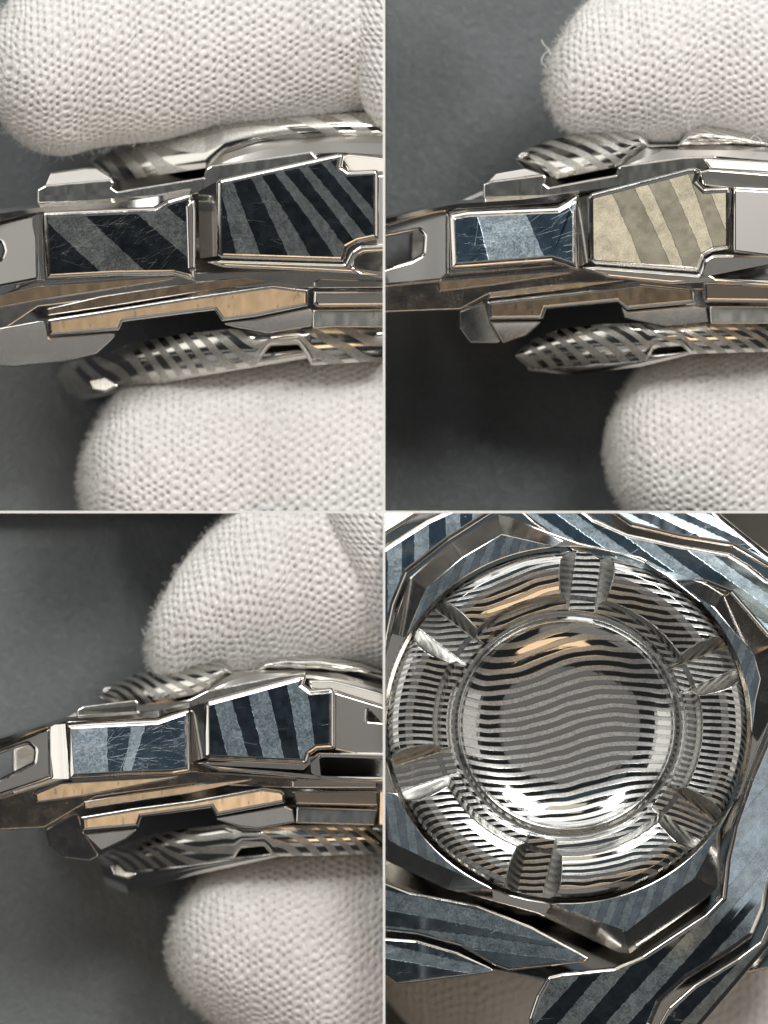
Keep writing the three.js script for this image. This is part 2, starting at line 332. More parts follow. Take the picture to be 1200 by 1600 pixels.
{
  const w = 1.7, M = new THREE.MeshStandardMaterial({ color: new THREE.Color().setRGB(0.85, 0.85, 0.83), roughness: 0.7 });
  const box = (x0, x1, y0, y1) => { const a = toWorld(x0, y0, 0), b = toWorld(x1, y1, 0); const g = new THREE.BoxGeometry(b[0] - a[0], 24 * S, b[2] - a[2]); g.translate((a[0] + b[0]) / 2, 138 * S, (a[2] + b[2]) / 2); return g; };
  const m = new THREE.Mesh(mergeGeometries([box(600 - w, 600 + w, -200, 1800), box(-200, 600 - w, 800 - w, 800 + w), box(600 + w, 1400, 800 - w, 800 + w)]), M);
  m.name = 'divider'; m.castShadow = m.receiveShadow = true; m.userData = { kind: 'structure', label: 'thin white bars that part the four compartments' };
  scene.add(m);
}

// ------------------------------------------------------------------ knitted gloves
const cotton = dataTex(512, 512, (x, y) => { const v = 0.5 + 0.5 * (noise(x / 2, y / 2, 41) - 0.5) + 0.5 * (noise(x / 5, y / 1.5, 42) - 0.5) ; return [v, v, v]; });
const COTTON = new THREE.MeshPhysicalMaterial({ color: new THREE.Color().setRGB(0.82, 0.805, 0.785), roughness: 1, sheen: 0.35, sheenRoughness: 0.6, sheenColor: new THREE.Color(1, 1, 1), bumpMap: cotton, bumpScale: 0.00004, specularIntensity: 0.2 });
const FIBRE = new THREE.MeshStandardMaterial({ color: new THREE.Color().setRGB(0.78, 0.76, 0.72), roughness: 1 });
const fibreGeo = (() => { const c = new THREE.CatmullRomCurve3([[0, 0, 0], [0.12, 0.35, 0.05], [0.05, 0.7, -0.1], [0.3, 1, 0.05]].map((p) => new THREE.Vector3(...p))); return new THREE.TubeGeometry(c, 5, 0.022, 3); })();
// u along the finger, v round it, both in stitches
function knit(u, v) {
  u += 0.38 * (noise(u * 0.5, v * 0.5, 51) - 0.5) * 2; v += 0.38 * (noise(u * 0.6 + 9, v * 0.6, 52) - 0.5) * 2;
  // rows of loops: staggered small holes between soft plump stitches
  const T = 2 * Math.PI, f = (Math.cos(T * (v + u * 0.5)) + Math.cos(T * (v - u * 0.5)) + Math.cos(T * u)) / 3;
  const pit = smooth(0.25, 0.85, f), plump = 0.5 - 0.5 * f;
  const a = v - Math.floor(v), x = a < 0.5 ? a * 2 : 2 - a * 2, vv = u + 0.6 * x, b = vv - Math.floor(vv) - 0.5;
  return 0.45 * plump - (0.35 + 0.6 * noise(u * 0.8, v * 0.8, 60)) * pit + 0.28 * Math.sqrt(Math.max(0, 1 - 4 * b * b)) + 0.2 * (noise(u * 6, v * 6, 53) - 0.5) + 0.2 * (noise(u * 14, v * 5, 58) - 0.5) + 0.5 * (noise(u * 0.3, v * 0.3, 54) - 0.5) + 2.6 * (noise(u * 0.07, v * 0.09, 59) - 0.5);
}
function finger(parent, pane, rails, { z = -90, depth = 1, maxDepth = 150, stitch = 12.6, amp = 5.2, name = 'finger', cells = 7, back = 10, power = 1, fuzz = 1500, L = 0.25 } = {}) {
  const A = spline(rails[0]), B = spline(rails[1]), len = (A.getLength() + B.getLength()) / 2;
  const nu = Math.round(len / stitch * cells), st = [];
  const at = (f) => { const t = f * f * 0.25 + f * 0.75; const a = A.getPointAt(t), b = B.getPointAt(t); return [a, b]; };
  let along = 0, prev = null;
  for (let i = 0; i <= nu; i++) {
    const [a, b] = at(i / nu), cx = (a.x + b.x) / 2, cy = (a.y + b.y) / 2, hw = Math.hypot(a.x - b.x, a.y - b.y) / 2;
    if (prev) { const da = Math.hypot(a.x - prev[0].x, a.y - prev[0].y), db = Math.hypot(b.x - prev[1].x, b.y - prev[1].y), dc = Math.hypot(cx - prev[2], cy - prev[3]); along += Math.hypot(dc, (da + db) / 2 * 0.4); }
    st.push({ cx, cy, dx: (b.x - a.x) / 2, dy: (b.y - a.y) / 2, hw, along, zc: z + (a.z + b.z) / 2, dep: hw * depth / Math.pow(1 + Math.pow(hw * depth / maxDepth, 3), 1 / 3) }); prev = [a, b, cx, cy];
  }
  const hwMax = Math.max(...st.map((s) => s.hw)), nf = Math.round(Math.PI * 0.5 * (hwMax + Math.min(hwMax * depth, maxDepth)) * 1.12 / stitch * cells), phis = [];
  for (let j = 0; j <= nf; j++) phis.push(lerp(-0.12, 1.12, j / nf) * Math.PI);
  for (let j = 1; j <= back; j++) phis.push(lerp(1.12, 1.88, j / back) * Math.PI);
  const nv = phis.length - 1;
  const base = (i, phi) => { const s = st[i], c = Math.cos(phi), q = Math.sin(phi), k = Math.sign(c) * Math.pow(Math.abs(c), power), m = Math.sign(q) * Math.pow(Math.abs(q), power); return [s.cx - s.dx * k, s.cy - s.dy * k, s.zc + s.dep * m]; };
  const pos = [], spots = [];
  for (let j = 0; j <= nv; j++) for (let i = 0; i <= nu; i++) {
    const p = base(i, phis[j]), s = st[i];
    const i0 = Math.max(0, i - 1), i1 = Math.min(nu, i + 1), e = 0.01;
    const t1 = base(i1, phis[j]), t0 = base(i0, phis[j]), q1 = base(i, phis[j] + e), q0 = base(i, phis[j] - e);
    const U = [t1[0] - t0[0], t1[1] - t0[1], t1[2] - t0[2]], Vv = [q1[0] - q0[0], q1[1] - q0[1], q1[2] - q0[2]];
    let n = [U[1] * Vv[2] - U[2] * Vv[1], U[2] * Vv[0] - U[0] * Vv[2], U[0] * Vv[1] - U[1] * Vv[0]]; let l = Math.hypot(...n);
    if (l < 1e-9) n = [-1, 0, 0], l = 1;
    n = n.map((q) => q / l);
    if (n[0] * (p[0] - s.cx) + n[1] * (p[1] - s.cy) + n[2] * (p[2] - s.zc) < 0 && i > 2) n = n.map((q) => -q);
    const r = (s.hw + s.dep) / 2, h = knit(s.along / (stitch * 0.95), (phis[j] - Math.PI / 2) * Math.max(r, 40) / stitch) * amp;
    pos.push(p[0] + n[0] * h, p[1] + n[1] * h, p[2] + n[2] * h);
    if (fuzz && i > 2 && j < nf && hash(i, j, 77) < fuzz / (nu * nf)) spots.push([p[0] + n[0] * h, p[1] + n[1] * h, p[2] + n[2] * h, ...n]);
  }
  const g = grid(nu, nv, (i, j) => { const k = (j * (nu + 1) + i) * 3; return [pos[k], pos[k + 1], pos[k + 2]]; }, (i, j) => [st[i].along / 120, phis[j] * st[i].hw / 120], { pane });
  const m = part(name, g, COTTON, parent);
  // loose fibres
  const P = PANES[pane], ok = spots.filter((q) => q[0] > (P.x0 ?? -40) + 4 && q[0] < (P.x1 ?? 1240) - 4 && q[1] > (P.y0 ?? -40) + 4 && q[1] < (P.y1 ?? 1640) - 4);
  if (ok.length) {
    const im = new THREE.InstancedMesh(fibreGeo, FIBRE, ok.length); im.name = 'fuzz'; im.userData.kind = 'stuff'; im.castShadow = im.receiveShadow = true;
    const b = root(parent).position, M = new THREE.Matrix4(), Q = new THREE.Quaternion(), Y = new THREE.Vector3(0, 1, 0), R = new THREE.Quaternion();
    ok.forEach((q, k) => {
      const w = toWorld(q[0], q[1], q[2]), n = new THREE.Vector3(q[3] + (rnd() - 0.5) * 1.5, q[5] + (rnd() - 0.5) * 1.5, q[4] + (rnd() - 0.5) * 1.5).normalize();
      Q.setFromUnitVectors(Y, n); R.setFromAxisAngle(Y, rnd() * 6.28); Q.multiply(R);
      const len2 = (3 + 10 * Math.pow(rnd(), 3)) * S; M.compose(new THREE.Vector3(w[0] - b.x, w[1] - b.y, w[2] - b.z), Q, new THREE.Vector3(len2 * 1.2, len2, len2 * 1.2)); im.setMatrixAt(k, M);
    });
    parent.add(im);
  }
  return m;
}
function thread(parent, pts, z) {
  const b = root(parent).position, g = new THREE.TubeGeometry(new THREE.CatmullRomCurve3(pts.map((q, i) => new THREE.Vector3(...toWorld(q[0], q[1], z + (i % 3) * 3)))), 30, 0.7 * S, 5);
  part('loose_thread', g, FIBRE, parent);
}
{
  let g = thing('glove', [200, 120, -90], 'broad white knit glove finger pressing down on the spinner at upper left', 'glove');
  finger(g, 1, [[[-18, 100], [-12, 60], [2, 26], [24, -4], [80, -60], [200, -110], [400, -130], [610, -140]], [[-18, 100], [-12, 150], [18, 206], [58, 238], [102, 247], [160, 232], [260, 213], [350, 197], [430, 192], [480, 186], [545, 178], [612, 172]]], { maxDepth: 115, z: -185, fuzz: 6000 });
  finger(g, 1, [[[548, -160, 30], [540, -60, 25], [540, 20, 18], [550, 90, 8], [566, 150, -6], [590, 197, -18], [625, 214, -20]], [[700, -160], [720, -60], [730, 20], [735, 90], [728, 150], [700, 197], [625, 214, -20]]].map((c) => c.slice().reverse()), { maxDepth: 95, z: -140, fuzz: 1200 });
  g = thing('glove', [400, 700, -90], 'white knit glove thumb under the spinner at upper left', 'glove');
  finger(g, 1, [[[133, 745], [142, 695], [163, 648], [194, 607], [250, 580], [330, 560], [470, 540], [620, 525]], [[133, 745], [140, 800], [172, 870], [300, 950], [430, 985], [520, 1000], [580, 1000], [620, 1000]]], { maxDepth: 130, z: -275, fuzz: 12000, stitch: 12.8 });
  g = thing('glove', [1050, 100, -90], 'rounded white knit glove fingertip on top of the spinner at upper right', 'glove');
  finger(g, 2, [[[861, 126], [866, 92], [882, 57], [905, 22], [935, -6], [1000, -42], [1100, -65], [1230, -80]], [[861, 126], [864, 156], [878, 190], [900, 212], [960, 224], [1060, 222], [1110, 204], [1230, 236]]], { maxDepth: 120, z: -215, fuzz: 6000 });
  thread(g, [[862, 122], [852, 104], [846, 96], [851, 84], [858, 78], [850, 70], [846, 62]], -190); thread(g, [[864, 100], [856, 92], [860, 84], [853, 76]], -190); thread(g, [[1160, 214], [1170, 219], [1178, 212], [1186, 216], [1190, 222], [1180, 224]], -80);
  g = thing('glove', [1100, 700, -90], 'white knit glove thumb holding up the spinner at upper right', 'glove');
  finger(g, 2, [[[957, 700], [962, 660], [975, 622], [991, 594], [1014, 566], [1060, 545], [1120, 535], [1230, 525]], [[957, 700], [962, 745], [985, 800], [1030, 860], [1090, 890], [1150, 905], [1190, 905], [1230, 905]]], { maxDepth: 120, z: -275, fuzz: 12000, stitch: 12.8 });
  g = thing('glove', [450, 920, -90], 'white knit glove fingers with a crease pressing on the spinner at lower left', 'glove');
  finger(g, 3, [[[240, 1008], [245, 970], [262, 928], [292, 878], [330, 830], [358, 798], [410, 750], [620, 690]], [[240, 1008], [242, 1036], [256, 1056], [330, 1062], [430, 1060], [500, 1034], [560, 1036], [620, 1052]]], { maxDepth: 120, z: -215, fuzz: 6000 });
  finger(g, 3, [[[470, 680, 30], [496, 760, 25], [515, 820, 18], [540, 880, 12], [560, 925, 4], [582, 975, -6], [620, 1010, -10]], [[700, 680], [720, 760], [730, 820], [735, 880], [728, 925], [700, 975], [620, 1010, -10]]].map((c) => c.slice().reverse()), { maxDepth: 90, z: -155, fuzz: 1200 });
  thread(g, [[244, 1000], [236, 996], [232, 988], [226, 992], [222, 982]], -205); thread(g, [[244, 990], [237, 984], [232, 996], [228, 1000]], -205);
  g = thing('glove', [450, 1480, -90], 'white knit glove thumb under the spinner at lower left', 'glove');
  finger(g, 3, [[[271, 1482], [278, 1440], [298, 1398], [330, 1360], [368, 1336], [440, 1318], [520, 1308], [620, 1300]], [[271, 1482], [282, 1525], [302, 1562], [345, 1605], [420, 1650], [500, 1680], [560, 1690], [620, 1690]]], { maxDepth: 120, z: -275, fuzz: 12000, stitch: 12.8 });
  g = thing('glove', [880, 1500, -260], 'white knit glove palm behind the face up round spinner', 'glove');
  finger(g, 4, [[[500, 1200], [520, 1000], [620, 820], [760, 740], [900, 720], [1100, 730], [1280, 760], [1400, 800]], [[500, 1200], [520, 1400], [600, 1560], [740, 1680], [900, 1720], [1100, 1720], [1280, 1720], [1400, 1700]]], { maxDepth: 90, z: -440, fuzz: 0, stitch: 15, cells: 5, power: 0.7, amp: 4, name: 'palm' });
}

// ------------------------------------------------------------------ the spinner seen edge on, three times
const rightBox = (o) => { const xs = o.map((p) => p[0]), ys = o.map((p) => p[1]); return [Math.min(...xs), Math.min(...ys), Math.max(...xs), Math.max(...ys)]; };
function button(parent, pane, T, B, { lean = 0, z0, xc, R, bulge = 14, M, back = 150, name = 'button', n = 260 }) {
  const zr = (x) => z0 - (R - Math.sqrt(Math.max(0, R * R - (x - xc) * (x - xc))));
  const row = (i, v) => { const a = sampleX(T, i / n), b = sampleX(B, i / n), x = lerp(a[0], b[0], v), y = lerp(a[1], b[1], v); return [x, y, zr(x) - lean * (lean > 0 ? y - a[1] < 0 ? 0 : b[1] - y : a[1] - y) + bulge * (Math.pow(Math.sin(Math.PI * (0.12 + 0.76 * v)), 0.8) - 0.45)]; };
  const nv = 14;
  let len = 0; const L = []; for (let i = 0; i <= n; i++) { const p = row(i, 0.5); if (i) { const q = row(i - 1, 0.5); len += Math.hypot(p[0] - q[0], p[2] - q[2]); } L.push(len); }
  const band = grid(n, nv, (i, j) => row(i, j / nv), (i, j) => [L[i] / 700 + 0.1, 1 - j / nv], { pane });
  const ret = (v) => grid(n, 2, (i, j) => { const p = row(i, v); return [p[0], p[1] + (v ? -3 : 2) * j / 2, p[2] - back * j / 2]; }, (i, j) => [L[i] / 700, j * 0.2], { pane });
  const m = part(name, band, M, parent);
  part('button_edge', mergeGeometries([ret(0), ret(1)]), STEEL, m);
  return m;
}
function edgeSpinner(P) {
  const pane = P.pane, t = thing('spinner', P.base, P.label, 'spinner');
  const addPlate = (name, outline, o, M, rimM = ROLLED, faceName = 'plate_face', parent = t) => { const q = plate(outline, o, pane); const m = part(name, q.rim, rimM, parent); part(faceName, q.face, M, m); return m; };
  // added backing plate, leaned so that it mirrors darkness behind the slots
  addPlate('gap_backing', P.gap_backing, { z: -275, ty: 24, depth: 60, w: 4, d: 4 }, STEEL, STEEL, 'gap_backing_face');
  // upper button, ring under it, collar
  button(t, pane, P.upT, P.upB, { z0: P.upZ ?? -112, xc: P.xc, R: P.R, M: P.upM, lean: 0.34, bulge: 24 });
  if (P.upT2) button(t, pane, P.upT2, P.upB2, { z0: (P.upZ ?? -112) + 3, xc: P.xc, R: P.R, M: P.upM, lean: 0.34, bulge: 24 });
  part('button_ring', bar([up(P.ringT, 4, -190), up(P.ringT, 0, -112), P.ringT.map((p, i) => { const b = sampleX(P.ringB, i / (P.ringT.length - 1)); return [lerp(p[0], b[0], 0.35), lerp(p[1], b[1], 0.35), -100]; }), up(P.ringB, 0, -98), up(P.ringB, 2, -190)], { pane }), SATIN, t);
  addPlate('collar', P.collarU, { z: -88, ty: P.cuTy ?? 4, depth: 90, w: 3, d: 3, r: 2, uvScale: 0.008 }, MILLED, STEEL, 'collar_face');
  if (P.tab) addPlate('collar_tab', P.tab, { z: -118, ty: 26, depth: 60, w: 3, d: 3, r: 2, uvScale: 0.008 }, SATIN, STEEL, 'collar_face');
  if (P.collarR) for (const q of P.collarR) addPlate('body_shoulder', q.o, { z: q.z, tx: q.tx ?? 0, ty: q.ty ?? 0, depth: 60, w: q.w ?? 4, d: q.w ?? 4, r: q.r ?? 4, holes: q.holes ?? [], uvScale: 0.008 }, SATIN, STEEL, 'shoulder_face');
  // body
  part('body_ledge', bar([up(P.ledgeB, 3, -40), up(P.ledgeB, 0, -34), P.ledgeB.map((p, i) => { const b = sampleX(P.ledgeT, i / (P.ledgeB.length - 1)); return [lerp(p[0], b[0], 0.6), lerp(p[1], b[1], 0.6), -44]; }), up(P.ledgeT, 0, -66), up(P.ledgeT, 3, -120)], { pane }), STEEL, t);
  const eb = addPlate('body_end', P.end, { z: P.endZ ?? -46, tx: P.endTx ?? -14, ty: P.endTy ?? 6, depth: 70, w: 6, d: 6, r: 4, holes: P.endHole ? [P.endHole] : [], hr: 8, uvScale: 0.008, c: P.endC }, SATIN, STEEL, 'end_face');
  const lm = bandedMetal(rightBox(P.left), P.leftBands, P.leftTex), rm = bandedMetal(rightBox(P.right), P.rightBands, P.rightTex);
  addPlate('side_plate', P.left, { z: -22, tx: P.leftTx ?? 0, ty: P.leftTy ?? 0, depth: 60, w: P.leftW ?? 9, d: 7, r: 3 }, lm, ROLLED, 'banded_face');
  if (P.leftBevel) part('plate_chamfer', bar(P.leftBevel, { pane, n: 8 }), STEEL, t);
  addPlate('side_plate', P.right, { z: 0, tx: P.rightTx ?? 0, ty: P.rightTy ?? 0, depth: 70, w: 9, d: 7, r: 5 }, rm, ROLLED, 'banded_face');
  part('plate_chamfer', bar(P.facet, { pane, n: 8 }), STEEL, t);
  if (P.post) addPlate('plate_post', P.post, { z: -8, tx: 8, depth: 40, w: 5, d: 5, r: 6 }, STEEL, STEEL, 'post_face');
  // lug with its channel
  addPlate('lug', P.lug, { z: -14, ty: -4, depth: 70, w: 6, d: 6, r: 8 }, STEEL, STEEL, 'lug_face');
  // underside
  for (const q of P.strips) addPlate(q.name ?? 'lower_strip', q.o, { z: q.z, ty: q.ty ?? -20, tx: q.tx ?? 0, depth: q.depth ?? 50, w: q.w ?? 2.5, d: q.w ?? 2.5, r: q.r ?? 2, uvScale: 0.008, c: q.c }, q.m ?? MILLED, q.rm ?? ROLLED, 'strip_face');
  // lower button
  button(t, pane, P.loT, P.loB, { z0: P.loZ ?? -108, xc: P.xcL ?? P.xc, R: P.RL ?? P.R, M: P.loM, bulge: 24, lean: -0.36 });
  if (P.loT2) button(t, pane, P.loT2, P.loB2, { z0: (P.loZ ?? -108) - 26, xc: P.xcL ?? P.xc, R: P.RL ?? P.R, M: STEEL, bulge: 12, lean: -0.6, name: 'button_rim' });
  if (P.loTab) addPlate('button_tooth', P.loTab, { z: P.loTabZ ?? -190, ty: 18, depth: 30, w: 3, d: 3, r: 4, uvScale: 0.02 }, P.loM, STEEL, 'tooth_face');
  if (P.upTab) addPlate('button_tooth', P.upTab, { z: P.upTabZ ?? -170, ty: 22, depth: 30, w: 3, d: 3, r: 4, uvScale: 0.02 }, STEEL, STEEL, 'tooth_face');
}
const upM1 = buttonMetal(3, 130, 110, 40), loM1 = buttonMetal(5, 96, 120, 30), upM2 = buttonMetal(7, 62, 110, 90), loM2 = buttonMetal(9, 66, 110, 60), upM3 = buttonMetal(11, 66, 100, 70), loM3 = buttonMetal(13, 66, 110, 60);

edgeSpinner({
  pane: 1, base: [400, 440, -150], label: 'dark banded metal spinner seen edge on under the broad glove at upper left',
  gap_backing: [[120, 280], [300, 250], [330, 240], [600, 230], [660, 300], [660, 500], [430, 484], [330, 480], [150, 500], [60, 500], [20, 470], [40, 340]],
  xc: 470, R: 420,
  upT: [[140, 250], [150, 238], [175, 228], [230, 214], [300, 204], [360, 194], [450, 184], [560, 176], [660, 178]],
  upB: [[143, 256], [165, 272], [188, 282], [250, 273], [322, 262], [330, 256], [350, 240], [400, 224], [450, 216], [520, 213], [660, 214]], upM: upM1,
  ringT: [[322, 264], [332, 254], [350, 241], [400, 225], [450, 216], [520, 213], [660, 214]], ringB: [[324, 268], [334, 259], [360, 254], [410, 247], [455, 242], [530, 238], [660, 246]],
  collarU: [[58, 318], [58, 296], [70, 289], [174, 280], [179, 285], [175, 293], [184, 299], [200, 296], [318, 277], [322, 263], [330, 258], [450, 242], [486, 236], [500, 250], [330, 300], [250, 312]],
  tab: [[68, 293], [78, 270], [132, 262], [150, 262], [178, 280], [170, 285]],
  collarR: [{ o: [[530, 245], [545, 240], [660, 252], [660, 274], [545, 270]], z: -60, ty: 15 }, { o: [[585, 272], [660, 272], [660, 400], [585, 385]], z: -40, tx: 16, ty: 4 }],
  ledgeB: [[-80, 368], [0, 343], [60, 331], [240, 323], [262, 311], [296, 303]], ledgeT: [[-80, 346], [0, 327], [60, 319], [240, 305], [264, 300], [298, 294]],
  end: [[-80, 372], [0, 346], [60, 332], [62, 438], [0, 450], [-80, 466]], endHole: [[-30, 392], [-14, 376], [2, 380], [5, 392], [0, 404], [-20, 410]],
  left: [[66, 331], [242, 324], [262, 312], [292, 303], [300, 304], [306, 440], [270, 431], [180, 432], [70, 438]],
  leftBands: [[30, 100, 175, 245, -6], [180, 235, 340, 410, -6]], leftTex: { scratch: 230, angle: 0.5 }, leftTy: -11,
  leftBevel: [[[50, 338, -58], [51, 438, -58]], [[50.5, 338, -36], [51.5, 437, -36]], [[66, 333, -24], [67, 437, -24]]].map((r) => r.map((p) => p)),
  right: [[338, 285], [344, 280], [528, 240], [538, 241], [534, 260], [545, 267], [588, 265], [592, 270], [592, 374], [560, 381], [545, 389], [540, 404], [536, 411], [345, 405], [338, 398]],
  rightBands: [[330, 346, 372, 412, 2], [372, 385, 455, 492, 6], [405, 418, 530, 560, 6], [448, 464, 580, 605, 4], [490, 505, 630, 655, 4]], rightTex: { scratch: 60, angle: 0 }, rightTy: -10,
  facet: [[[310, 300, -60], [311, 404, -60]], [[310, 299, -34], [312, 404, -34]], [[338, 284, -5], [339, 400, -5]]],
  post: [[290, 322], [296, 314], [304, 312], [306, 330], [306, 418], [298, 426], [293, 420]],
  lug: [[318, 409], [345, 406], [538, 412], [548, 392], [562, 383], [660, 378], [660, 392], [570, 396], [553, 404], [552, 416], [566, 424], [660, 426], [660, 438], [600, 436], [560, 428], [490, 424], [350, 418]],
  strips: [
    { o: [[-60, 488], [60, 436], [300, 426], [560, 420], [660, 436], [660, 452], [300, 450], [60, 480], [-60, 560]], z: -70, ty: -8, m: STEEL, name: 'body_underside' },
    { o: [[-60, 476], [0, 460], [52, 447], [255, 432], [278, 431], [268, 438], [60, 470], [0, 481], [-60, 498]], z: -56, ty: -16, c: [150, 450] },
    { o: [[73, 482], [160, 462], [300, 441], [375, 433], [420, 440], [300, 459], [170, 480], [74, 494]], z: -66, ty: -15 },
    { o: [[73, 499], [170, 484], [300, 463], [425, 445], [482, 452], [482, 478], [400, 495], [347, 502], [335, 485], [300, 489], [192, 503], [186, 516], [76, 526]], z: -62, ty: -18, name: 'lower_collar', w: 6 },
    { o: [[490, 440], [500, 434], [660, 440], [660, 450], [500, 451], [490, 449]], z: -58, ty: 4, m: SATIN, name: 'lower_collar', w: 3 },
    { o: [[490, 454], [660, 453], [660, 479], [496, 480], [489, 474]], z: -56, ty: -6, m: SATIN, name: 'lower_collar', w: 6 },
    { o: [[488, 483], [660, 481], [660, 512], [520, 511], [488, 514]], z: -70, ty: 10, m: MILLED, name: 'lower_collar', w: 3 },
    { o: [[-40, 520], [70, 500], [76, 528], [188, 519], [150, 553], [95, 566], [20, 574], [-40, 570]], z: -92, ty: -30, m: STEEL, name: 'collar_underside', r: 10 },
    { o: [[346, 505], [400, 498], [484, 481], [492, 488], [488, 510], [420, 521], [365, 511]], z: -86, ty: -30, m: STEEL, name: 'collar_underside' },
  ],
  loT: [[90, 584], [95, 572], [106, 565], [124, 561], [160, 556], [200, 537], [290, 521], [360, 514], [420, 520], [470, 514], [560, 511], [660, 511]],
  loB: [[90, 592], [95, 606], [108, 615], [128, 614], [150, 607], [187, 601], [300, 585], [398, 572], [407, 562], [418, 546], [424, 541], [466, 538], [478, 556], [487, 571], [560, 566], [660, 562]], loM: loM1,
  loT2: [[84, 590], [120, 596], [300, 566], [480, 545], [660, 540]], loB2: [[90, 606], [128, 626], [300, 590], [480, 560], [660, 556]],
  loTab: [[138, 593], [165, 588], [188, 602], [165, 613], [146, 610]], loTabZ: -150,
});
edgeSpinner({
  pane: 2, base: [950, 430, -150], label: 'scratched metal spinner with a beige shining plate seen edge on at upper right',
  gap_backing: [[770, 290], [960, 250], [1260, 235], [1260, 500], [990, 470], [860, 476], [770, 490], [690, 470], [640, 440], [640, 350]],
  xc: 1090, R: 420,
  upT: [[806, 248], [812, 240], [830, 230], [870, 216], [900, 211], [1000, 205], [1006, 210], [1014, 226], [1060, 226], [1068, 214], [1076, 205], [1100, 198], [1145, 205], [1260, 232]],
  upB: [[806, 252], [818, 262], [850, 275], [870, 279], [960, 261], [968, 258], [1000, 236], [1014, 231], [1060, 229], [1070, 228], [1076, 227], [1100, 226], [1145, 226], [1260, 238]], upM: upM2, upTab: [[808, 243], [815, 237], [825, 237], [826, 241], [812, 249]],
  ringT: [[966, 262], [985, 248], [1012, 229], [1060, 228], [1120, 226], [1260, 234]], ringB: [[968, 266], [990, 260], [1030, 252], [1068, 246], [1120, 244], [1260, 256]],
  collarU: [[755, 310], [755, 287], [770, 282], [850, 272], [854, 277], [851, 287], [858, 292], [962, 273], [966, 261], [972, 258], [1066, 245], [1120, 243], [1120, 262], [950, 296], [880, 306]],
  tab: [[758, 288], [775, 270], [820, 262], [848, 272], [820, 278]],
  collarR: [{ o: [[1095, 246], [1260, 256], [1260, 275], [1110, 266]], z: -60, ty: 15 }, { o: [[1092, 268], [1108, 264], [1260, 276], [1260, 300], [1140, 296], [1098, 290]], z: -34, ty: -6, tx: 5 }, { o: [[1146, 294], [1260, 300], [1260, 408], [1146, 394]], z: -16, tx: 14, ty: 6 }],
  ledgeB: [[590, 350], [680, 330], [720, 325], [870, 316], [885, 309], [905, 302]], ledgeT: [[590, 342], [680, 318], [720, 313], [870, 303], [885, 300], [905, 297]],
  end: [[560, 358], [690, 328], [702, 328], [702, 428], [690, 440], [560, 452]], endHole: [[585, 374], [655, 360], [662, 368], [660, 396], [642, 406], [585, 422]], endTx: -8,
  left: [[700, 334], [730, 328], [870, 322], [884, 314], [898, 304], [905, 304], [905, 424], [882, 416], [862, 410], [728, 420], [704, 421]], leftW: 11,
  leftBands: [[738, 808, 768, 860, 0], [880, 905, 940, 960, 0]], leftTex: { scratch: 240, angle: 0.25 }, leftTx: -2, leftTy: 8,
  right: [[918, 308], [924, 302], [1076, 263], [1086, 262], [1096, 267], [1091, 283], [1102, 294], [1140, 292], [1143, 300], [1143, 391], [1116, 394], [1102, 402], [1097, 416], [1094, 427], [930, 415], [919, 410]],
  rightBands: [[935, 972, 1010, 1055, 6], [998, 1034, 1075, 1110, 6], [1070, 1092, 1130, 1160, 4]], rightTex: { scratch: 14, angle: 0 }, rightTy: -20, rightTx: 3,
  facet: [[[902, 312, -60], [903, 420, -60]], [[902, 310, -26], [903, 418, -26]], [[919, 305, -6], [919, 410, -6]]],
  lug: [[904, 417], [930, 416], [1092, 429], [1100, 406], [1114, 398], [1260, 396], [1260, 408], [1122, 408], [1106, 414], [1106, 426], [1120, 434], [1260, 440], [1260, 452], [1180, 448], [1110, 440], [1050, 444], [950, 434]],
  strips: [
    { o: [[560, 450], [700, 428], [880, 412], [950, 430], [1100, 440], [1260, 448], [1260, 460], [900, 446], [760, 462], [720, 484], [560, 490]], z: -70, ty: -12, m: STEEL, name: 'body_underside' },
    { o: [[684, 440], [720, 436], [870, 424], [896, 422], [890, 428], [770, 446], [686, 456]], z: -56, ty: -15 },
    { o: [[763, 457], [900, 440], [980, 438], [900, 452], [764, 467]], z: -66, ty: -16 },
    { o: [[760, 471], [900, 455], [1000, 442], [1080, 450], [1086, 456], [1086, 474], [980, 484], [965, 472], [854, 483], [848, 499], [764, 500]], z: -62, ty: -14, name: 'lower_collar', w: 6 },
    { o: [[1098, 440], [1108, 440], [1260, 446], [1260, 474], [1100, 472]], z: -58, ty: -10, m: SATIN, name: 'lower_collar', w: 6 },
    { o: [[1108, 477], [1260, 478], [1260, 506], [1110, 506]], z: -70, ty: 10, m: MILLED, name: 'lower_collar', w: 3 },
    { o: [[717, 486], [758, 472], [766, 502], [784, 537], [735, 536], [718, 512]], z: -112, tx: -16, ty: -20, m: STEEL, name: 'collar_underside', r: 6 },
    { o: [[766, 503], [847, 502], [822, 525], [786, 537]], z: -88, ty: -28, m: STEEL, name: 'collar_underside' },
    { o: [[970, 478], [980, 487], [1086, 477], [1104, 481], [1108, 503], [1040, 510], [976, 497]], z: -86, ty: -30, m: STEEL, name: 'collar_underside' },
  ],
  loT: [[806, 552], [830, 532], [870, 515], [940, 506], [1000, 505], [1040, 509], [1100, 505], [1260, 504]],
  loB: [[806, 560], [830, 577], [900, 570], [1010, 563], [1016, 556], [1022, 546], [1028, 543], [1064, 540], [1072, 547], [1080, 553], [1150, 551], [1260, 548]], loM: loM2,
  loT2: [[820, 566], [900, 560], [1000, 555], [1100, 545], [1260, 540]], loB2: [[826, 580], [900, 585], [1000, 573], [1100, 550], [1260, 546]],
});
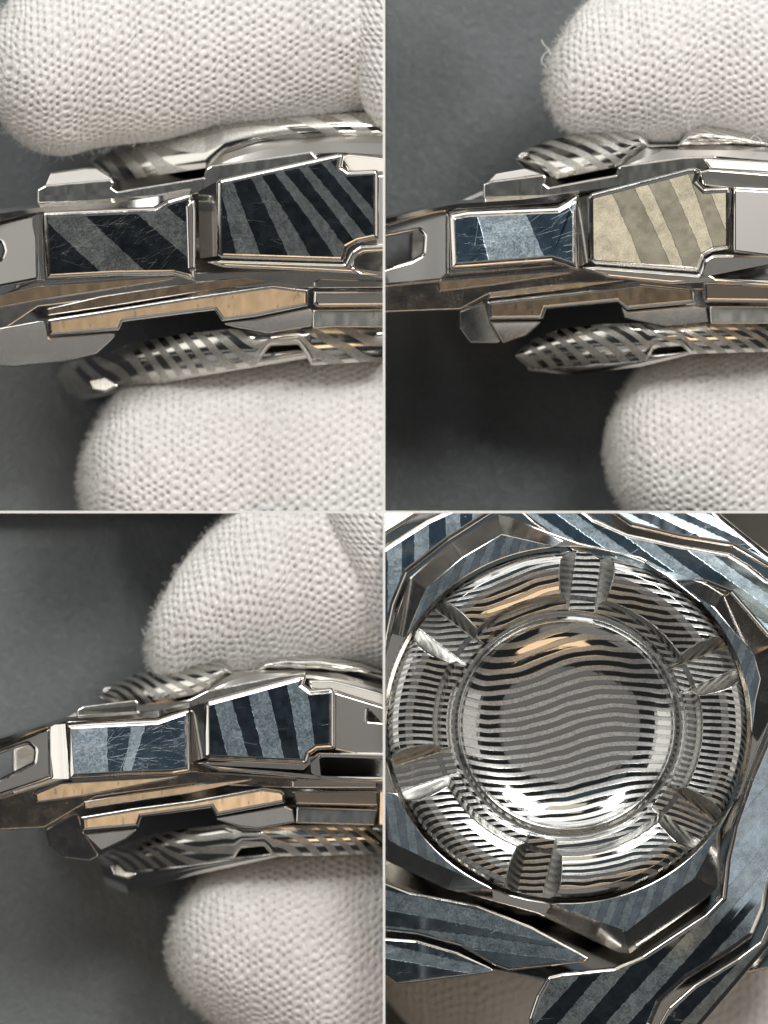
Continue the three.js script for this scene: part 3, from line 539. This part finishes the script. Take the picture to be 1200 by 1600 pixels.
edgeSpinner({
  pane: 3, base: [350, 1220, -150], label: 'metal spinner with pale blue banded plates seen edge on at lower left',
  gap_backing: [[130, 1105], [320, 1070], [660, 1060], [660, 1280], [400, 1258], [220, 1270], [130, 1290], [80, 1280], [20, 1240], [20, 1170]],
  xc: 480, R: 420,
  upT: [[156, 1084], [164, 1075], [185, 1064], [230, 1046], [300, 1037], [346, 1032], [352, 1036], [363, 1050], [402, 1046], [408, 1038], [414, 1032], [440, 1026], [500, 1025], [560, 1035], [660, 1070]],
  upB: [[156, 1088], [166, 1095], [190, 1099], [230, 1100], [300, 1086], [326, 1076], [352, 1058], [366, 1053], [402, 1050], [420, 1046], [440, 1045], [500, 1046], [560, 1054], [660, 1086]], upM: upM3, upTab: [[158, 1078], [164, 1073], [174, 1072], [174, 1076], [162, 1083]],
  ringT: [[326, 1078], [346, 1062], [366, 1051], [402, 1047], [460, 1046], [530, 1052], [660, 1088]], ringB: [[328, 1082], [350, 1076], [380, 1069], [440, 1058], [490, 1060], [560, 1076], [660, 1108]],
  collarU: [[120, 1120], [120, 1108], [130, 1103], [212, 1093], [217, 1097], [216, 1107], [222, 1111], [296, 1092], [324, 1078], [440, 1055], [478, 1050], [478, 1066], [320, 1104], [240, 1114]],
  collarR: [{ o: [[480, 1062], [520, 1062], [660, 1098], [660, 1124], [524, 1082], [486, 1078]], z: -60, ty: 15 }, { o: [[522, 1080], [660, 1122], [660, 1200], [522, 1172]], z: -30, tx: 15, ty: 4, holes: [[[574, 1110], [650, 1118], [650, 1132], [574, 1126]]] }],
  ledgeB: [[-60, 1182], [0, 1161], [60, 1140], [100, 1128], [245, 1121], [265, 1112], [296, 1106]], ledgeT: [[-60, 1166], [0, 1150], [60, 1133], [100, 1121], [245, 1108], [265, 1104], [296, 1098]],
  end: [[-60, 1186], [0, 1164], [80, 1134], [82, 1216], [60, 1224], [0, 1244], [-60, 1262]], endHole: [[-40, 1192], [0, 1178], [44, 1163], [54, 1172], [52, 1190], [0, 1216], [-40, 1228]], endTx: -10,
  left: [[102, 1130], [245, 1123], [265, 1116], [290, 1108], [297, 1109], [298, 1206], [270, 1211], [200, 1213], [108, 1218]],
  leftBands: [[60, 170, 60, 170, -6], [210, 235, 190, 200, 0]], leftTex: { scratch: 420, angle: 0.25 }, leftTy: 9, leftTx: -4,
  leftBevel: [[[78, 1134, -66], [79, 1218, -66]], [[79, 1133, -38], [80, 1217, -38]], [[102, 1131, -24], [107, 1217, -24]]],
  right: [[318, 1100], [324, 1094], [468, 1055], [479, 1056], [475, 1069], [486, 1077], [518, 1074], [523, 1080], [523, 1170], [496, 1172], [484, 1180], [480, 1193], [474, 1195], [326, 1188], [319, 1182]],
  rightBands: [[322, 350, 360, 392, 0], [380, 412, 414, 446, 2], [446, 476, 470, 495, 2]], rightTex: { scratch: 40, angle: 0 }, rightTy: 6, rightTx: -3,
  facet: [[[298, 1106, -60], [299, 1192, -60]], [[298, 1104, -30], [299, 1191, -30]], [[319, 1098, -6], [320, 1184, -6]]],
  lug: [[304, 1192], [326, 1189], [472, 1197], [484, 1186], [496, 1175], [660, 1178], [660, 1188], [504, 1184], [491, 1190], [492, 1204], [504, 1212], [660, 1214], [660, 1228], [560, 1222], [500, 1218], [440, 1212], [340, 1204]],
  strips: [
    { o: [[-60, 1270], [0, 1246], [110, 1214], [300, 1204], [460, 1214], [660, 1222], [660, 1240], [300, 1226], [150, 1246], [70, 1294], [-60, 1300]], z: -70, ty: -10, m: STEEL, name: 'body_underside' },
    { o: [[55, 1240], [95, 1223], [250, 1214], [280, 1211], [275, 1216], [125, 1245], [57, 1254]], z: -56, ty: -16 },
    { o: [[130, 1252], [215, 1238], [300, 1226], [400, 1217], [300, 1240], [132, 1264]], z: -66, ty: -15 },
    { o: [[125, 1276], [215, 1261], [300, 1250], [410, 1230], [440, 1234], [446, 1240], [445, 1255], [338, 1275], [330, 1262], [221, 1277], [216, 1292], [127, 1300]], z: -62, ty: -17, name: 'lower_collar', w: 6 },
    { o: [[456, 1220], [464, 1216], [590, 1222], [590, 1232], [456, 1232]], z: -58, ty: 4, m: SATIN, name: 'lower_collar', w: 3 },
    { o: [[456, 1236], [590, 1236], [592, 1260], [462, 1257]], z: -56, ty: -8, m: SATIN, name: 'lower_collar', w: 3 },
    { o: [[463, 1260], [592, 1264], [586, 1290], [462, 1286]], z: -70, ty: 10, m: MILLED, name: 'lower_collar', w: 3 },
    { o: [[592, 1218], [660, 1222], [660, 1300], [590, 1290]], z: -110, ty: -20, m: STEEL, name: 'collar_underside', w: 3 },
    { o: [[70, 1296], [122, 1268], [132, 1302], [156, 1338], [140, 1346], [100, 1341], [76, 1322]], z: -112, tx: -16, ty: -20, m: STEEL, name: 'collar_underside', r: 8 },
    { o: [[130, 1303], [216, 1295], [196, 1312], [158, 1330]], z: -88, ty: -28, m: STEEL, name: 'collar_underside' },
    { o: [[334, 1279], [445, 1259], [458, 1264], [462, 1285], [402, 1295], [376, 1292]], z: -86, ty: -30, m: STEEL, name: 'collar_underside' },
  ],
  loT: [[152, 1338], [176, 1326], [200, 1317], [230, 1305], [300, 1294], [350, 1288], [380, 1293], [440, 1290], [590, 1288], [660, 1292]],
  loB: [[154, 1348], [176, 1358], [192, 1362], [300, 1352], [366, 1341], [372, 1332], [378, 1325], [412, 1322], [420, 1331], [426, 1338], [500, 1337], [590, 1334], [660, 1332]], loM: loM3,
  loT2: [[158, 1352], [220, 1356], [300, 1346], [440, 1330], [660, 1326]], loB2: [[164, 1384], [200, 1396], [300, 1368], [440, 1338], [660, 1332]],
  loTab: [[170, 1350], [184, 1349], [196, 1360], [218, 1364], [200, 1374], [178, 1368]], loTabZ: -160,
});

// ------------------------------------------------------------------ the spinner lying face up
{
  const pane = 4, t = thing('spinner', [886, 1133, -80], 'metal spinner lying face up with a round wavy lined button at lower right', 'spinner');
  const C = [886, 1133], RX = 281, RY = 272;
  const notches = [83, 142, 198, 258, 322, 23].map((a) => a * RAD);
  const prof = []; for (let k = 0; k <= 24; k++) { const q = k / 24; prof.push([0.58 * q, -68 + 24 * Math.pow(q, 4.8)]); }   // the dish, flat in the middle
  prof.push([0.592, -40.5], [0.6, -39.5], [0.61, -41], [0.625, -44], [0.645, -44], [0.655, -42], [0.665, -36], [0.672, -34.5], [0.705, -33], [0.714, -33.5], [0.724, -27], [0.746, -11.5], [0.754, -9.5], [0.8, -5], [0.86, -1], [0.9, 0], [0.94, -2], [0.97, -8], [0.99, -17], [1, -28], [1.002, -80]);
  const flat = (r) => { let i = 0; while (i + 2 < prof.length && prof[i + 1][0] < r) i++; const a = prof[i], b = prof[i + 1]; return lerp(a[1], b[1], clamp((r - a[0]) / (b[0] - a[0]))); };
  const floorZ = (r) => -47 + 34 * (0.85 - r);
  let onWall = 0, inNotch = 0;
  const height = (r, th) => {
    onWall = inNotch = 0;
    let h = flat(r);
    if (r > 0.6 && r < 1.0005) for (const a of notches) {
      const dth = Math.atan2(Math.sin(th - a), Math.cos(th - a));
      if (Math.abs(dth) > 0.4) continue;
      const s = Math.abs(Math.sin(dth)) * r * 276;
      const wall = floorZ(r) + Math.max(0, s - 20) * 2.2;
      if (wall < h) { h = wall; onWall = s > 20 ? 1 : 0; inNotch = 1; }
    }
    return h;
  };
  const NR = 190, NT = 1200;
  const rs = []; for (let i = 0; i <= NR; i++) rs.push(i / NR * 0.995); for (const q of prof) if (q[0] > 0.5) rs.push(q[0]); rs.sort((a, b) => a - b);
  const pts = (i, j) => { const th = i / NT * Math.PI * 2, r = rs[j]; return [C[0] + RX * r * Math.cos(th), C[1] - RY * r * Math.sin(th), height(r, th)]; };
  const g = grid(NT, rs.length - 1, pts, (i, j) => { const p = toWorld(...pts(i, j)), c = toWorld(C[0], C[1], -40); return [(p[0] - c[0]) / (2 * RX * S) * 0.98 + 0.5, 0.5 - (p[2] - c[2]) / (2 * RY * S) * 0.98]; }, { pane });
  const N = 1536;
  const layer = (px, py) => {
    const x = (px / N - 0.5) / 0.98 * 2, y = (py / N - 0.5) / 0.98 * 2, r = Math.hypot(x, y), th = Math.atan2(y, x);
    const h = r < 1 ? height(r, th) : -20;
    const wave = 21 * Math.sin(x * 3.0 + 0.85) * (1 + 0.3 * y) + 7 * Math.sin(x * 6.4 + y * 2.6) + 16 * (noise(x * 1.7 + 5, y * 1.7, 61) - 0.5);
    const f = (y * 272 - wave - 0.5 * h + 3 * (noise(x * 11, y * 11, 62) - 0.5)) / (r > 0.66 ? 10.5 : 15), q = f - Math.floor(f);
    if (onWall || (r > 0.598 && r < 0.64) || (r > 0.722 && r < 0.752)) return 0.25 + 0.3 * noise(x * 60, y * 60, 69);
    return smooth(0.0, 0.07, q) * (1 - smooth(0.46, 0.53, q));
  };
  const lay = new Float32Array(N * N); for (let y = 0; y < N; y++) for (let x = 0; x < N; x++) lay[y * N + x] = layer(x, y);
  const col = dataTex(N, N, (x, y) => { const e = lay[y * N + x], g1 = hash(x, y, 63), g2 = noise(x / 3, y / 3, 64), v = Math.pow(lerp(0.42, 0.6 + 0.28 * (g2 - 0.5) + 0.16 * (g1 - 0.5), e), 1 / 2.2); return [v, v, v * 0.985]; }, true, false);
  const rg = dataTex(N, N, (x, y) => { const e = lay[y * N + x], v = lerp(0.07, 0.42 + 0.12 * (noise(x / 3, y / 3, 64) - 0.5), e); return [v, v, v]; }, false, false);
  const bmp = dataTex(N, N, (x, y) => { const e = lay[y * N + x], v = 0.7 - 0.5 * e + e * 0.3 * (noise(x / 3, y / 3, 65) - 0.5) + 0.1 * noise(x / 14, y / 14, 67); return [v, v, v]; }, false, false);
  part('button', g, new THREE.MeshStandardMaterial({ metalness: 1, roughness: 1, map: col, roughnessMap: rg, bumpMap: bmp, bumpScale: 0.000012 }), t);
  const addPlate = (name, outline, o, M, rimM = STEEL, faceName = 'plate_face') => { const q = plate(outline, o, pane); const m = part(name, q.rim, rimM, t); part(faceName, q.face, M, m); return m; };
  const ring = (rx, ry, n = 120) => Array.from({ length: n }, (_, i) => [C[0] + rx * Math.cos(i / n * 6.2831853), C[1] + ry * Math.sin(i / n * 6.2831853), 0]);
  // collar, cut clear of the button
  const raw = [[622, 950], [640, 903], [705, 850], [778, 806], [800, 810], [905, 848], [1000, 872], [1040, 896], [1105, 910], [1135, 924], [1206, 1010], [1222, 1060], [1210, 1110], [1182, 1180], [1150, 1240], [1128, 1292], [1120, 1385], [1104, 1403], [985, 1488], [968, 1489], [840, 1428], [760, 1406], [700, 1388], [606, 1345], [585, 1330], [570, 1250], [580, 1100], [598, 1030]];
  const outline = raw.map(([x, y]) => { const dx = (x - C[0]) / (RX + 14), dy = (y - C[1]) / (RY + 14), k = Math.max(1, 1 / Math.hypot(dx, dy)); return [C[0] + (x - C[0]) * k, C[1] + (y - C[1]) * k]; });
  addPlate('collar', outline, { z: -44, depth: 80, w: 3, d: 3, r: 12, holes: [ring(RX + 6, RY + 6)], uvScale: 0.008 }, STEEL, STEEL, 'collar_face');
  addPlate('gap_backing', [[560, 840], [760, 780], [1260, 780], [1260, 1500], [1000, 1560], [560, 1480]], { z: -265, ty: 12, depth: 60, w: 4, d: 4 }, POLISHED, STEEL, 'gap_backing_face');  // added plate, leaned to keep the gaps round the collar dark
  // corner blocks of the collar: broad flat chamfers round a banded top
  const block = (line, w, slope, zt = -14) => {
    const dense = []; line.forEach((p, i) => { if (!i) { dense.push(p); return; } const q = line[i - 1], n = Math.max(1, Math.round(Math.hypot(p[0] - q[0], p[1] - q[1]) / 12)); for (let k = 1; k <= n; k++) dense.push([lerp(q[0], p[0], k / n), lerp(q[1], p[1], k / n)]); });
    const off = (p, m) => { const dx = (p[0] - C[0]) / (RX + m), dy = (p[1] - C[1]) / (RY + m), k = Math.max(1, 1 / Math.hypot(dx, dy)); return [C[0] + (p[0] - C[0]) * k, C[1] + (p[1] - C[1]) * k]; };
    // offset of the outer line towards the middle, corner by corner
    const inn = line.map((p, i) => {
      const a = line[Math.max(0, i - 1)], b = line[Math.min(line.length - 1, i + 1)];
      const e1 = i ? [p[0] - a[0], p[1] - a[1]] : [b[0] - p[0], b[1] - p[1]], e2 = i < line.length - 1 ? [b[0] - p[0], b[1] - p[1]] : e1;
      const l1 = Math.hypot(...e1), l2 = Math.hypot(...e2), n1 = [-e1[1] / l1, e1[0] / l1], n2 = [-e2[1] / l2, e2[0] / l2], k = w / Math.max(0.4, 1 + n1[0] * n2[0] + n1[1] * n2[1]);
      return [p[0] + (n1[0] + n2[0]) * k, p[1] + (n1[1] + n2[1]) * k];
    });
    const O = line.map((p) => off(p, 12)), I = inn.map((p) => off(p, 8));
    const gs = []; for (let i = 0; i + 1 < O.length; i++) for (const [za, zb, A, B] of [[-44, zt, O, I]]) gs.push(grid(4, 2, (u, v) => { const a = [lerp(A[i][0], A[i + 1][0], u / 4), lerp(A[i][1], A[i + 1][1], u / 4)], b = [lerp(B[i][0], B[i + 1][0], u / 4), lerp(B[i][1], B[i + 1][1], u / 4)]; return [lerp(a[0], b[0], v / 2), lerp(a[1], b[1], v / 2), lerp(za, zb, v / 2)]; }, (u, v) => [i + u / 4, v * 0.15], { pane }));
    part('collar_chamfer', mergeGeometries(gs), STEEL, t);
    const ang = (p) => Math.atan2(-(p[1] - C[1]) / RY, (p[0] - C[0]) / RX), a0 = ang(I[I.length - 1]); let a1 = ang(I[0]); while (a1 < a0) a1 += Math.PI * 2;
    const arc = []; for (let k = 0; k <= 24; k++) { const a = lerp(a0, a1, k / 24); arc.push([C[0] + (RX + 6) * Math.cos(a), C[1] - (RY + 6) * Math.sin(a), 0]); }
    const face = I.map((p) => [p[0], p[1], 0]).concat(arc.slice(1, -1)), box = rightBox(face);
    addPlate('collar_block', face, { z: zt + 0.5, depth: 30, w: 1.6, d: 1.6, r: 0, seg: 2 }, bandedMetal(box, Array.from({ length: 40 }, (_, i) => { const a = box[0] - 500 + i * 26; return [a + slope, a + slope + 13, a, a + 13, 4]; }), { s: 3, scratch: 20 }), STEEL, 'banded_face');
  };
  block([[612, 990], [640, 903], [705, 848], [779, 804], [800, 809], [880, 845]], 28, 60);
  block([[1010, 876], [1040, 890], [1105, 908], [1136, 922], [1208, 1008], [1222, 1060], [1212, 1105], [1184, 1160]], 32, 90);
  block([[1140, 1240], [1130, 1292], [1120, 1388], [1104, 1403], [984, 1490], [968, 1488], [850, 1432]], 34, 70);
  block([[770, 1404], [700, 1390], [606, 1346], [580, 1325], [572, 1240]], 28, -20);
  // arms
  const B = (o, n, slope, period, w, x0, extra = {}) => bandedMetal(rightBox(o), Array.from({ length: n }, (_, i) => { const a = x0 + i * period; return [a, a + w, a + slope, a + slope + w, (hash(i, n, 3) - 0.5) * 20]; }), { s: 2.2, scratch: 70, ...extra });
  const UL = [[560, 880], [602, 851], [665, 811], [710, 790], [800, 770], [774, 800], [702, 846], [638, 896], [618, 945], [600, 1030], [585, 1100], [560, 1100]];
  addPlate('arm', UL, { z: -40, ty: 9, tx: -3, depth: 70, w: 9, d: 9, r: 6 }, B(UL, 9, 6, 46, 23, 560), STEEL, 'banded_face');
  const UE = [[560, 862], [600, 838], [662, 799], [705, 770], [705, 740], [560, 740]];
  addPlate('arm_edge', UE, { z: -62, ty: 19, tx: -10, depth: 50, w: 6, d: 6, r: 4 }, SATIN, STEEL, 'edge_face');
  const TR = [[790, 780], [830, 817], [893, 861], [1020, 907], [1105, 913], [1140, 927], [1214, 1012], [1270, 1012], [1270, 945], [1200, 906], [1170, 882], [1140, 864], [1060, 850], [980, 832], [930, 810], [900, 786]];
  addPlate('arm', TR, { bend: (x, y) => smooth(1040, 1250, x) * 0.16 * (y - 900), z: -44, ty: 10, tx: -2, depth: 70, w: 7, d: 7, r: 10 }, B(TR, 12, 330, 62, 31, 520), STEEL, 'banded_face');
  const TO = [[925, 780], [985, 824], [1060, 842], [1145, 856], [1176, 874], [1270, 930], [1270, 905], [1200, 864], [1130, 807], [1105, 780]];
  addPlate('arm_edge', TO, { z: -60, ty: 13, tx: 6, depth: 60, w: 9, d: 9, r: 10 }, B(TO, 12, 330, 62, 31, 520), STEEL, 'banded_face');
  const LR = [[1270, 1060], [1210, 1125], [1172, 1215], [1146, 1290], [1134, 1345], [1128, 1402], [1102, 1428], [1004, 1492], [960, 1511], [880, 1519], [856, 1525], [838, 1555], [826, 1590], [832, 1650], [1008, 1650], [1018, 1600], [1032, 1567], [1075, 1529], [1145, 1486], [1178, 1462], [1196, 1420], [1203, 1380], [1230, 1300], [1270, 1250]];
  addPlate('arm', LR, { bend: (x, y) => -smooth(1500, 1330, y) * 0.4 * (x - 1150), z: -40, ty: -3, tx: 9, depth: 70, w: 8, d: 8, r: 12 }, B(LR, 14, -520, 74, 36, 900), STEEL, 'banded_face');
  const LO = [[1020, 1650], [1029, 1600], [1044, 1574], [1085, 1538], [1152, 1497], [1188, 1470], [1208, 1425], [1216, 1380], [1270, 1300], [1270, 1400], [1200, 1480], [1092, 1606], [1070, 1650]];
  addPlate('arm_edge', LO, { z: -58, ty: -8, tx: 12, depth: 60, w: 7, d: 7, r: 10 }, B(LO, 14, -330, 74, 36, 900), STEEL, 'banded_face');
  const LL = [[560, 1368], [602, 1378], [640, 1393], [745, 1413], [830, 1447], [905, 1487], [922, 1497], [915, 1504], [795, 1517], [775, 1510], [720, 1479], [650, 1460], [560, 1450]];
  addPlate('arm', LL, { z: -40, tx: -9, ty: 1, depth: 70, w: 5, d: 6, r: 6 }, bandedMetal(rightBox(LL), [[1383, 1415, 1462, 1484, -6, 1], [1444, 1470, 1486, 1504, -8, 1]], { s: 2.2, scratch: 25 }), STEEL, 'banded_face');
  const LE = [[560, 1462], [650, 1468], [715, 1487], [781, 1518], [640, 1536], [622, 1537], [600, 1522], [560, 1505]];
  addPlate('arm_edge', LE, { z: -54, tx: -9, ty: 4, depth: 60, w: 5, d: 6, r: 6 }, bandedMetal(rightBox(LE), [[1466, 1490, 1512, 1526, 0, 1]], { s: 2.2, scratch: 25 }), STEEL, 'banded_face');
}
renderer.render(scene, camera);
